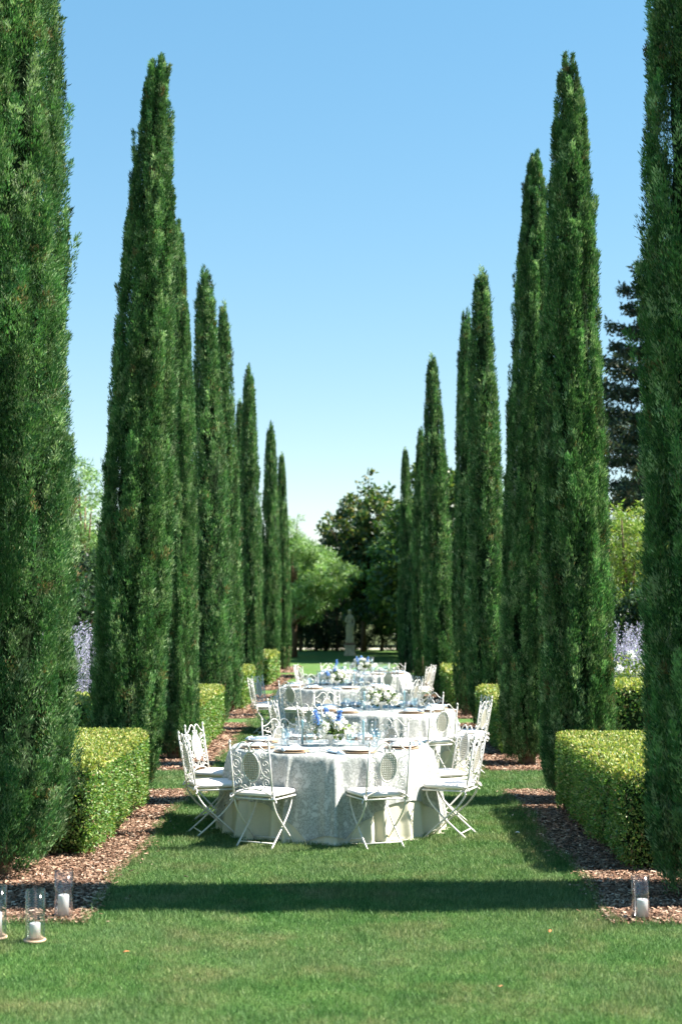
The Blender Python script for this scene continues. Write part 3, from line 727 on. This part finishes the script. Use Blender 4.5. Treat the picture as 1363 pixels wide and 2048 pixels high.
    for s in (-1, 1):
        b = MB(); b.tube(smoothpath([(s*.185, -.195, .455), (s*.215, -.22, .46), (s*.21, -.235, .43), (s*.19, -.215, .45), (s*.215, -.2, .42), (s*.23, -.215, .40)]), .006, 5)
        b.build('cushion_tie', M['cushion'], cu)
    for s in (-1, 1):
        b = MB(); b.tube(smoothpath([(s*.190, -.20, .425), (s*.190, -.185, .37), (s*.190, -.12, .28), (s*.190, .0, .17), (s*.190, .19, .0)]), .0085, 6); b.build('leg', M['metal'], t)
        b = MB(); b.tube(smoothpath([(s*.172, .17, .425), (s*.172, .165, .37), (s*.172, .11, .28), (s*.172, -.02, .15), (s*.172, -.20, .0)]), .0085, 6); b.build('leg', M['metal'], t)
    b = MB(); b.tube([(-.19, .145, .045), (.19, .145, .045)], .0065, 6); b.build('stretcher', M['metal'], t)
    b = MB(); b.tube([(-.172, -.145, .045), (.172, -.145, .045)], .0065, 6); b.build('stretcher', M['metal'], t)
    return t
CHAIR = make_chair()

# ------------------------------------------------------------------ cloth
TR, TZ = .93, .765
def cloth_pair(seed, corner):
    rr = random.Random(seed); ph = [rr.uniform(0, 2*PI) for _ in range(8)]
    bumps = [((k+rr.uniform(-.38, .38))*2*PI/30, rr.uniform(.028, .062), rr.uniform(.25, .95)) for k in range(30)]
    def g(a):   # folds round the rim, 0..1
        s = .22+.16*math.sin(7*a+ph[0]) + .10*math.sin(12*a+ph[1])
        for c0, w0, h0 in bumps:
            d = (a-c0+PI) % (2*PI) - PI
            if abs(d) < 4*w0: s += h0*math.exp(-(d/w0)**2)
        return s
    def rad(a, u):   # u = hanging length below the rim in m
        k = min(1, u/.7)
        return TR + .012*min(1, u/.03) + g(a)*.105*k**.45 + .06*k
    seg = 540
    def make(name, mat, ext, off, zoff):
        V, F, UV = [], [], []
        rows_top = [0.0, .3, .6, .85, 1.0]; rows_h = 34
        for q in range(seg):
            a = 2*PI*q/seg; e = ext(a)
            for r in rows_top:
                V.append((TR*r*math.cos(a), TR*r*math.sin(a), TZ+zoff)); UV.append((TR*r*math.cos(a), TR*r*math.sin(a)))
            for i in range(1, rows_h+1):
                u = e*i/rows_h; ro = rad(a, u) - off
                z = TZ + zoff - u + .012*math.exp(-u/.02) - .012
                if z < .006:
                    ro += (.006-z)*.8; z = .006+.004*math.sin(9*a)**2
                V.append((ro*math.cos(a), ro*math.sin(a), z)); UV.append(((TR+u)*math.cos(a), (TR+u)*math.sin(a)))
        nr = len(rows_top)+rows_h
        for q in range(seg):
            for i in range(nr-1):
                p, p2 = q*nr+i, ((q+1) % seg)*nr+i
                F.append((p, p+1, p2+1, p2))
        me = bpy.data.meshes.new(name); me.from_pydata(V, [], F); me.materials.append(mat)
        uv = me.uv_layers.new(name='UV'); UVa = np.array(UV, np.float32)
        li = np.zeros(len(me.loops), np.int32); me.loops.foreach_get('vertex_index', li); uv.data.foreach_set('uv', UVa[li].ravel())
        me.polygons.foreach_set('use_smooth', [True]*len(me.polygons)); me.update(); return link(name, me)
    hs = 1.34
    def ext(a):
        x = a-corner+PI/4; s = hs/max(abs(math.cos(x)), abs(math.sin(x)))
        s = min(s, TR+.70+.03*math.sin(13*a)); return s - TR
    over = make('tablecloth', M['damask'], ext, 0, 0)
    under = make('table_underskirt', M['cream'], lambda a: .80, .016, -.006)
    return over, under
cloths = [cloth_pair(1, math.radians(-92)), cloth_pair(7, math.radians(-70))]
def chair_angle(t_i):  # angles from the camera side, clockwise to the right
    return [[-28, 21, 66, 111, 155, -158, -113, -68], [-38, 30, 62, 104, 150, -150, -108, -72], [-30, 18, 64, 110, 155, -160, -112, -76], [-25, 20, 68, 100, 150, -150, -105, -62]][t_i]
POS = ['near left', 'near right', 'right front', 'right rear', 'far right', 'far left', 'left rear', 'left front']
TABS = [('nearest', 661, 13.65), ('second', 762, 18.5), ('third', 672, 24.0), ('farthest', 727, 29.2)]
def glassware():
    P = {}
    b = MB(); b.openlathe([(.0, .002), (.034, .002), (.034, .004), (.006, .009), (.004, .02), (.004, .085), (.012, .093), (.033, .12), (.040, .15), (.037, .19), (.034, .205), (.033, .205), (.036, .19), (.038, .15), (.031, .122), (.0, .097)], 20)
    P['wine_glass'] = b.build('wine_glass', M['glass'])
    b = MB(); b.openlathe([(.0, .002), (.035, .002), (.035, .005), (.010, .010), (.007, .04), (.012, .055), (.034, .075), (.041, .10), (.042, .145), (.040, .145), (.038, .10), (.031, .078), (.0, .062)], 20)
    P['water_goblet'] = b.build('water_goblet', M['blueglass'])
    b = MB(); b.openlathe([(.0, .002), (.032, .002), (.035, .10), (.033, .10), (.030, .008), (.0, .008)], 20)
    P['tumbler'] = b.build('tumbler', M['glass'])
    b = MB(); b.lathe([(0, 0), (.10, .0), (.160, .006), (.165, .012), (.160, .014), (.12, .007), (0, .007)], 40); P['charger_plate'] = b.build('charger_plate', M['charger'])
    b = MB(); b.lathe([(0, 0), (.08, .0), (.128, .012), (.136, .018), (.132, .021), (.085, .008), (0, .007)], 40); P['dinner_plate'] = b.build('dinner_plate', M['white'])
    V, F = [], []
    b = MB(); b.sup((0, 0, .014), (.045, .115, .012), .5, 20, 8, 0, .8); b.sup((.01, .02, .026), (.034, .08, .009), .6, 18, 8, .15, .8); b.tube([(-.02, -.11, .01), (.0, -.15, .008), (.02, -.17, .004)], [.025, .018, .006], 7)
    P['napkin'] = b.build('napkin', M['napkin'])
    b = MB(); b.tube([(0, -.10, .003), (0, .02, .004), (0, .04, .006)], [.004, .003, .008], 6)
    for k in (-.008, 0, .008): b.tube([(0, .04, .006), (k, .05, .007), (k, .095, .006)], .0018, 5)
    P['fork'] = b.build('fork', M['silver'])
    b = MB(); b.tube([(0, -.11, .004), (0, 0, .004)], [.0055, .004], 6); b.sup((0, .05, .004), (.0085, .055, .0015), .8, 12, 6); P['knife'] = b.build('knife', M['silver'])
    return P
GW = glassware(); USED = set(); CATS = dict(wine_glass='wine glass', water_goblet='goblet', tumbler='tumbler', charger_plate='charger plate', dinner_plate='dinner plate', napkin='napkin', fork='fork', knife='knife')
def place(kind, loc, rz, label, group):
    if kind in USED: o = GW[kind].copy(); COL.objects.link(o)
    else: o = GW[kind]; USED.add(kind)
    o.location = loc; o.rotation_euler = (0, 0, rz); tag(o, label, CATS[kind], group); return o
def blossoms(name, c, r, n, pal, p, rng, parent, size=.03, sx=(1, 1, 1), extra=None):
    P = c + unit(rng.normal(size=(n, 3)))*rng.uniform(.3, 1, (n, 1))*r*np.array(sx)
    V = leafquads(P - (P-c)*.2, unit(P-c+rng.normal(0, r*.3, (n, 3))), np.full(n, size)*rng.uniform(.7, 1.2, n), np.full(n, size*.8), rng, mid=.6)
    if extra: V = np.concatenate([V]+extra); n = len(V)
    return fastmesh(name, V, 4, M['petal'] if name != 'greenery' else M['leaf'], pick(rng, n, pal, p, .07), parent)
def centrepiece(loc, ti, tw):
    rng = np.random.default_rng(200+ti)
    t = thing('flower_arrangement', loc, '%s in the middle of the %s table' % (tw[0], tw[1]), 'flower arrangement', 'flower centrepieces on the tables')
    b = MB(); b.lathe([(.0, 0), (.055, .0), (.05, .008), (.018, .02), (.018, .05), (.06, .07), (.095, .11), (.09, .112), (.0, .08)], 24); b.build('footed_bowl', M['white'], t)
    spots = [(-.20, -.05, .17), (-.12, .04, .22), (-.05, -.09, .18), (.03, .03, .25), (.07, -.08, .19), (.14, .0, .18), (.20, -.04, .14), (.24, .05, .16), (-.15, -.02, .25), (.10, .06, .23), (-.03, .05, .27), (.17, -.09, .11), (-.08, -.12, .12), (-.25, .04, .13)]
    for k, s in enumerate(spots):
        blossoms('white_flower', np.array(s), .039, 110, [(.86, .85, .78), (.80, .80, .62), (.90, .89, .85)], [.5, .15, .35], rng, t, .032)
    SQ = [stemquad((0, 0, .08), s, .006) for s in spots]
    bl = [((-.11, -.04, .20), (-.15, -.06, .33)), ((.06, -.05, .20), (.09, -.07, .33)), ((-.03, .06, .24), (-.05, .08, .34))] if ti != 2 else [((-.02, 0, .24), (.01, -.02, .44)), ((-.10, -.05, .16), (-.17, -.08, .26))]
    if ti == 1: bl = bl[:0]
    for a, c in bl:
        a, c = np.array(a), np.array(c); n = 170; u = rng.random((n, 1)); P = a+(c-a)*u + rng.normal(0, .014, (n, 3))*(1.3-u)
        V = leafquads(P, unit(rng.normal(size=(n, 3))), np.full(n, .024), np.full(n, .018), rng, mid=.6)
        fastmesh('blue_flower_spike', V, 4, M['petal'], pick(rng, n, [(.10, .24, .58), (.22, .42, .74), (.40, .56, .82)], [.4, .4, .2], .1), t)
        SQ += [stemquad((0, 0, .08), a, .006), stemquad(a, c, .005)]
    blossoms('greenery', np.array((0, 0, .15)), .22, 240, [(.10, .17, .05), (.20, .28, .08), (.10, .14, .10)], [.4, .35, .25], rng, t, .05, (1.1, .6, .5), SQ)
def hurricane(loc, h, r, label):
    b = MB(); b.openlathe([(0, .003), (r, .003), (r, h), (r-.003, h), (r-.003, .008), (0, .008)], 28)
    o = b.build('hurricane_glass', M['glass']); o.location = loc; tag(o, label, 'glass vase', 'glass candle cylinders'); return o
def candle(loc, h, r, mat, label, wickh=.012, cat='candle', group='candles'):
    t = thing('candle', loc, label, cat, group)
    b = MB(); b.lathe([(0, 0), (r, 0), (r, h-.006), (r*.9, h), (r*.35, h-.003), (0, h-.004)], 20); b.build('wax_body', mat, t)
    b = MB(); b.tube([(0, 0, h-.005), (.002, 0, h+wickh)], .0018, 5); b.build('wick', M['wick'], t)
    if mat is M['bluewax']:
        b = MB(); b.lathe([(0, 0), (.026, 0), (.024, .008), (r+.003, .012), (r+.003, .022), (r, .022)], 16); b.build('candle_foot', M['glass'], t)
CP = [('low white flowers with two deep blue spikes', 'nearest'), ('loose all white and green flowers', 'second'), ('white flowers with one tall blue spike', 'third'), ('pale white flowers with blue spikes', 'farthest')]
first = True
for ti, (tw, px, Y) in enumerate(TABS):
    c = Vector((lat(px, Y, 1490), Y, 0))
    t = thing('banquet_table', c, 'round banquet table hidden under the cloths, the %s of four' % tw, 'table', 'round banquet tables')
    b = MB(); b.lathe([(0, .725), (TR-.02, .725), (TR-.02, .748), (0, .748)], 48); b.build('table_top', M['wood'], t, False)
    for k in range(4):
        a = PI/4+k*PI/2; b = MB(); b.tube([(.5*math.cos(a), .5*math.sin(a), .725), (.6*math.cos(a), .6*math.sin(a), 0)], .018, 8); b.build('leg', M['silver'], t)
    if ti < 2: ov, un = cloths[ti]
    else:
        ov, un = [o.copy() for o in cloths[ti-2 if ti == 2 else 1]]; COL.objects.link(ov); COL.objects.link(un)
        ov.rotation_euler = un.rotation_euler = (0, 0, .35 if ti == 2 else 1.1)
    ov.location = un.location = c
    tag(ov, 'silver grey patterned tablecloth draped over the %s table' % tw, 'tablecloth', 'patterned silver tablecloths')
    tag(un, 'plain cream floor length cloth under the silver one on the %s table' % tw, 'tablecloth', 'cream under cloths')
    for k, deg in enumerate(chair_angle(ti)):
        a = math.radians(deg); d = Vector((math.sin(a), -math.cos(a), 0)); n = Vector((math.cos(a), math.sin(a), 0))
        ch = CHAIR if first else copy_tree(CHAIR); first = False
        rj = random.Random(ti*10+k); off = 1.165 + rj.uniform(-.03, .04)
        ch.location = c + d*off; ch.rotation_euler = (0, 0, a + rj.uniform(-.07, .07))
        tag(ch, 'cream wrought iron folding chair at the %s place of the %s table' % (POS[k], tw), 'chair', 'cream iron chairs around the tables')
        seat = 'the %s seat of the %s table' % (POS[k], tw)
        z = TZ+.001
        p = c + d*.73; place('charger_plate', (p.x, p.y, z), a, 'tan charger plate before %s' % seat, 'charger plates')
        place('dinner_plate', (p.x, p.y, z+.0145), a, 'white dinner plate on a tan charger before %s' % seat, 'white dinner plates')
        if k % 2 == 0 or ti == 1:
            place('napkin', (p.x, p.y, z+.027), a+.4*(k % 3), 'pale blue napkin on the plate before %s' % seat, 'pale blue napkins')
        else:
            q = c + d*.70 - n*.22; place('napkin', (q.x, q.y, z), a+.1, 'pale blue napkin beside the plate before %s' % seat, 'pale blue napkins')
        q = c + d*.50 + n*.13; place('wine_glass', (q.x, q.y, z), 0, 'clear stemmed wine glass behind the plate before %s' % seat, 'clear wine glasses')
        q = c + d*.55 + n*.22; place('tumbler', (q.x, q.y, z), 0, 'clear tumbler beside the wine glass before %s' % seat, 'clear tumblers')
        q = c + d*.46 + n*.03; place('water_goblet', (q.x, q.y, z), 0, 'pale blue goblet behind the plate before %s' % seat, 'pale blue goblets')
        q = c + d*.36 + n*.10; place('wine_glass', (q.x, q.y, z), 0, 'wine glass near the flowers facing %s' % seat, 'clear wine glasses')
        q = c + d*.42 - n*.12; place('tumbler', (q.x, q.y, z), 0, 'tumbler near the flowers facing %s' % seat, 'clear tumblers')
        if ti == 0:
            q = c + d*.73 - n*.195; place('fork', (q.x, q.y, z), a+0, 'silver fork left of the plate before %s' % seat, 'silver forks')
            q = c + d*.73 + n*.195; place('knife', (q.x, q.y, z), a+0, 'silver knife right of the plate before %s' % seat, 'silver knives')
    centrepiece((c.x, c.y, TZ+.001), ti, CP[ti])
    CNS = [[(-.27, .02, 'left'), (.31, .02, 'right'), (.02, .30, 'far side')], [(-.22, -.10, 'left'), (.30, .05, 'right')], [(-.28, .0, 'left'), (.30, .02, 'right')], [(-.10, .05, 'left'), (.16, .0, 'right')]][ti]
    for (dx, dy, w) in CNS:
        l = (c.x+dx, c.y+dy, TZ+.001)
        hurricane(l, .27 if ti < 3 else .33, .045, 'clear glass cylinder round a blue taper, %s of the flowers on the %s table' % (w, tw))
        candle((l[0], l[1], l[2]+.009), .23 if ti < 3 else .28, .011, M['bluewax'], 'pale blue taper candle, %s of the flowers on the %s table' % (w, tw), group='blue taper candles')

# ------------------------------------------------------------------ ground candles and fallen leaves
for px, py, gh, gr, chh, cr, dish, w in [(127, 1838, .30, .062, .135, .037, False, 'tallest of the left group, beside the big cypress'), (70, 1884, .30, .061, .088, .034, True, 'middle of the left group, on a pale wooden disc'),
                                    (-7, 1878, .31, .062, .135, .034, True, 'cut off by the left edge of the photo'), (1280, 1840, .275, .059, .112, .038, False, 'alone at the right end of the mulch')]:
    g = ground(px, py); z = .016
    if dish:
        b = MB(); b.lathe([(0, 0), (.068, 0), (.07, .006), (.068, .013), (0, .013)], 28); o = b.build('wooden_disc', M['wood']); o.location = (g.x, g.y, .006)
        tag(o, 'pale wooden disc under the glass candle cylinder %s' % ('at the very left edge' if px < 0 else 'with the short candle'), 'wooden disc', 'wooden discs under the candles'); z = .02
    hurricane((g.x, g.y, z), gh, gr, 'clear glass cylinder on the ground, %s' % w)
    candle((g.x + (.012 if px > 1000 else 0), g.y, z+.009), chh, cr, M['wax'], 'white pillar candle in glass, %s' % w, .02, group='white pillar candles')
for i, (px, py, lab) in enumerate([(252, 1915, 'small orange fallen leaf on the grass at lower left'), (1098, 1873, 'curled orange fallen leaf on the grass at lower right'), (372, 1762, 'dark fallen leaf in the shadow band on the left'),
                                   (1000, 1985, 'orange leaf on the grass near the bottom right'), (1034, 1672, 'pale scrap of paper white leaf on shaded grass at right')]):
    g = ground(px, py); b = MB(); s = .022 if i != 4 else .035
    V = [(-s, 0, .0), (-s*.3, s*.45, .010), (s*.5, s*.35, .006), (s, 0, .012), (s*.4, -s*.4, .012), (-s*.4, -s*.4, .004)]
    V2 = [(x, y, z+.0015) for x, y, z in V]
    b.add(V+V2, [(5, 4, 3, 2, 1, 0), (6, 7, 8, 9, 10, 11)] + [(k, (k+1) % 6, 6+(k+1) % 6, 6+k) for k in range(6)])
    o = b.build('fallen_leaf', plain('leaf_tone', [(.42, .17, .05), (.5, .15, .04), (.06, .04, .02), (.4, .18, .06), (.7, .7, .68)][i], .7)); o.location = (g.x, g.y, .028); o.rotation_euler = (.1, .1, i*1.3)
    tag(o, lab, 'fallen leaf', 'fallen leaves on the lawn')

# ------------------------------------------------------------------ light
EL, AZ = math.radians(48), math.radians(93)      # AZ from +Y (down the garden) towards +X (right)... 90 = exactly right
AZ = math.radians(88.5)
sd = Vector((math.sin(AZ)*math.cos(EL), math.cos(AZ)*math.cos(EL), math.sin(EL)))
sl = bpy.data.lights.new('sun', 'SUN'); sl.energy = 5.0; sl.angle = math.radians(.53); sl.color = (1, .955, .88)
so = bpy.data.objects.new('sun', sl); COL.objects.link(so); so.rotation_euler = sd.to_track_quat('Z', 'Y').to_euler(); so.location = (20, 10, 40)
w = bpy.data.worlds.new('World'); sc.world = w; w.use_nodes = True; nt = w.node_tree
sky = nt.nodes.new('ShaderNodeTexSky'); sky.sky_type = 'NISHITA'; sky.sun_disc = False; sky.sun_elevation = EL; sky.sun_rotation = AZ
sky.air_density = 1.0; sky.dust_density = .0; sky.ozone_density = 1.0; sky.altitude = 100
bg = nt.nodes['Background']; bg.inputs['Strength'].default_value = .134; hs = nt.nodes.new('ShaderNodeHueSaturation'); hs.inputs['Hue'].default_value = .49; hs.inputs['Saturation'].default_value = 1.85
gm = nt.nodes.new('ShaderNodeGamma'); gm.inputs['Gamma'].default_value = .5; nt.links.new(sky.outputs[0], gm.inputs['Color']); nt.links.new(gm.outputs[0], hs.inputs['Color']); nt.links.new(hs.outputs[0], bg.inputs['Color'])
sc.view_settings.view_transform = 'Standard'; sc.view_settings.look = 'None'; sc.view_settings.exposure = 1.75; sc.view_settings.gamma = 1
sc.cycles.max_bounces = 7; sc.cycles.transparent_max_bounces = 24; sc.cycles.caustics_reflective = False; sc.cycles.caustics_refractive = False
sc.cycles.use_denoising = True
sc.render.resolution_x, sc.render.resolution_y = 681, 1024
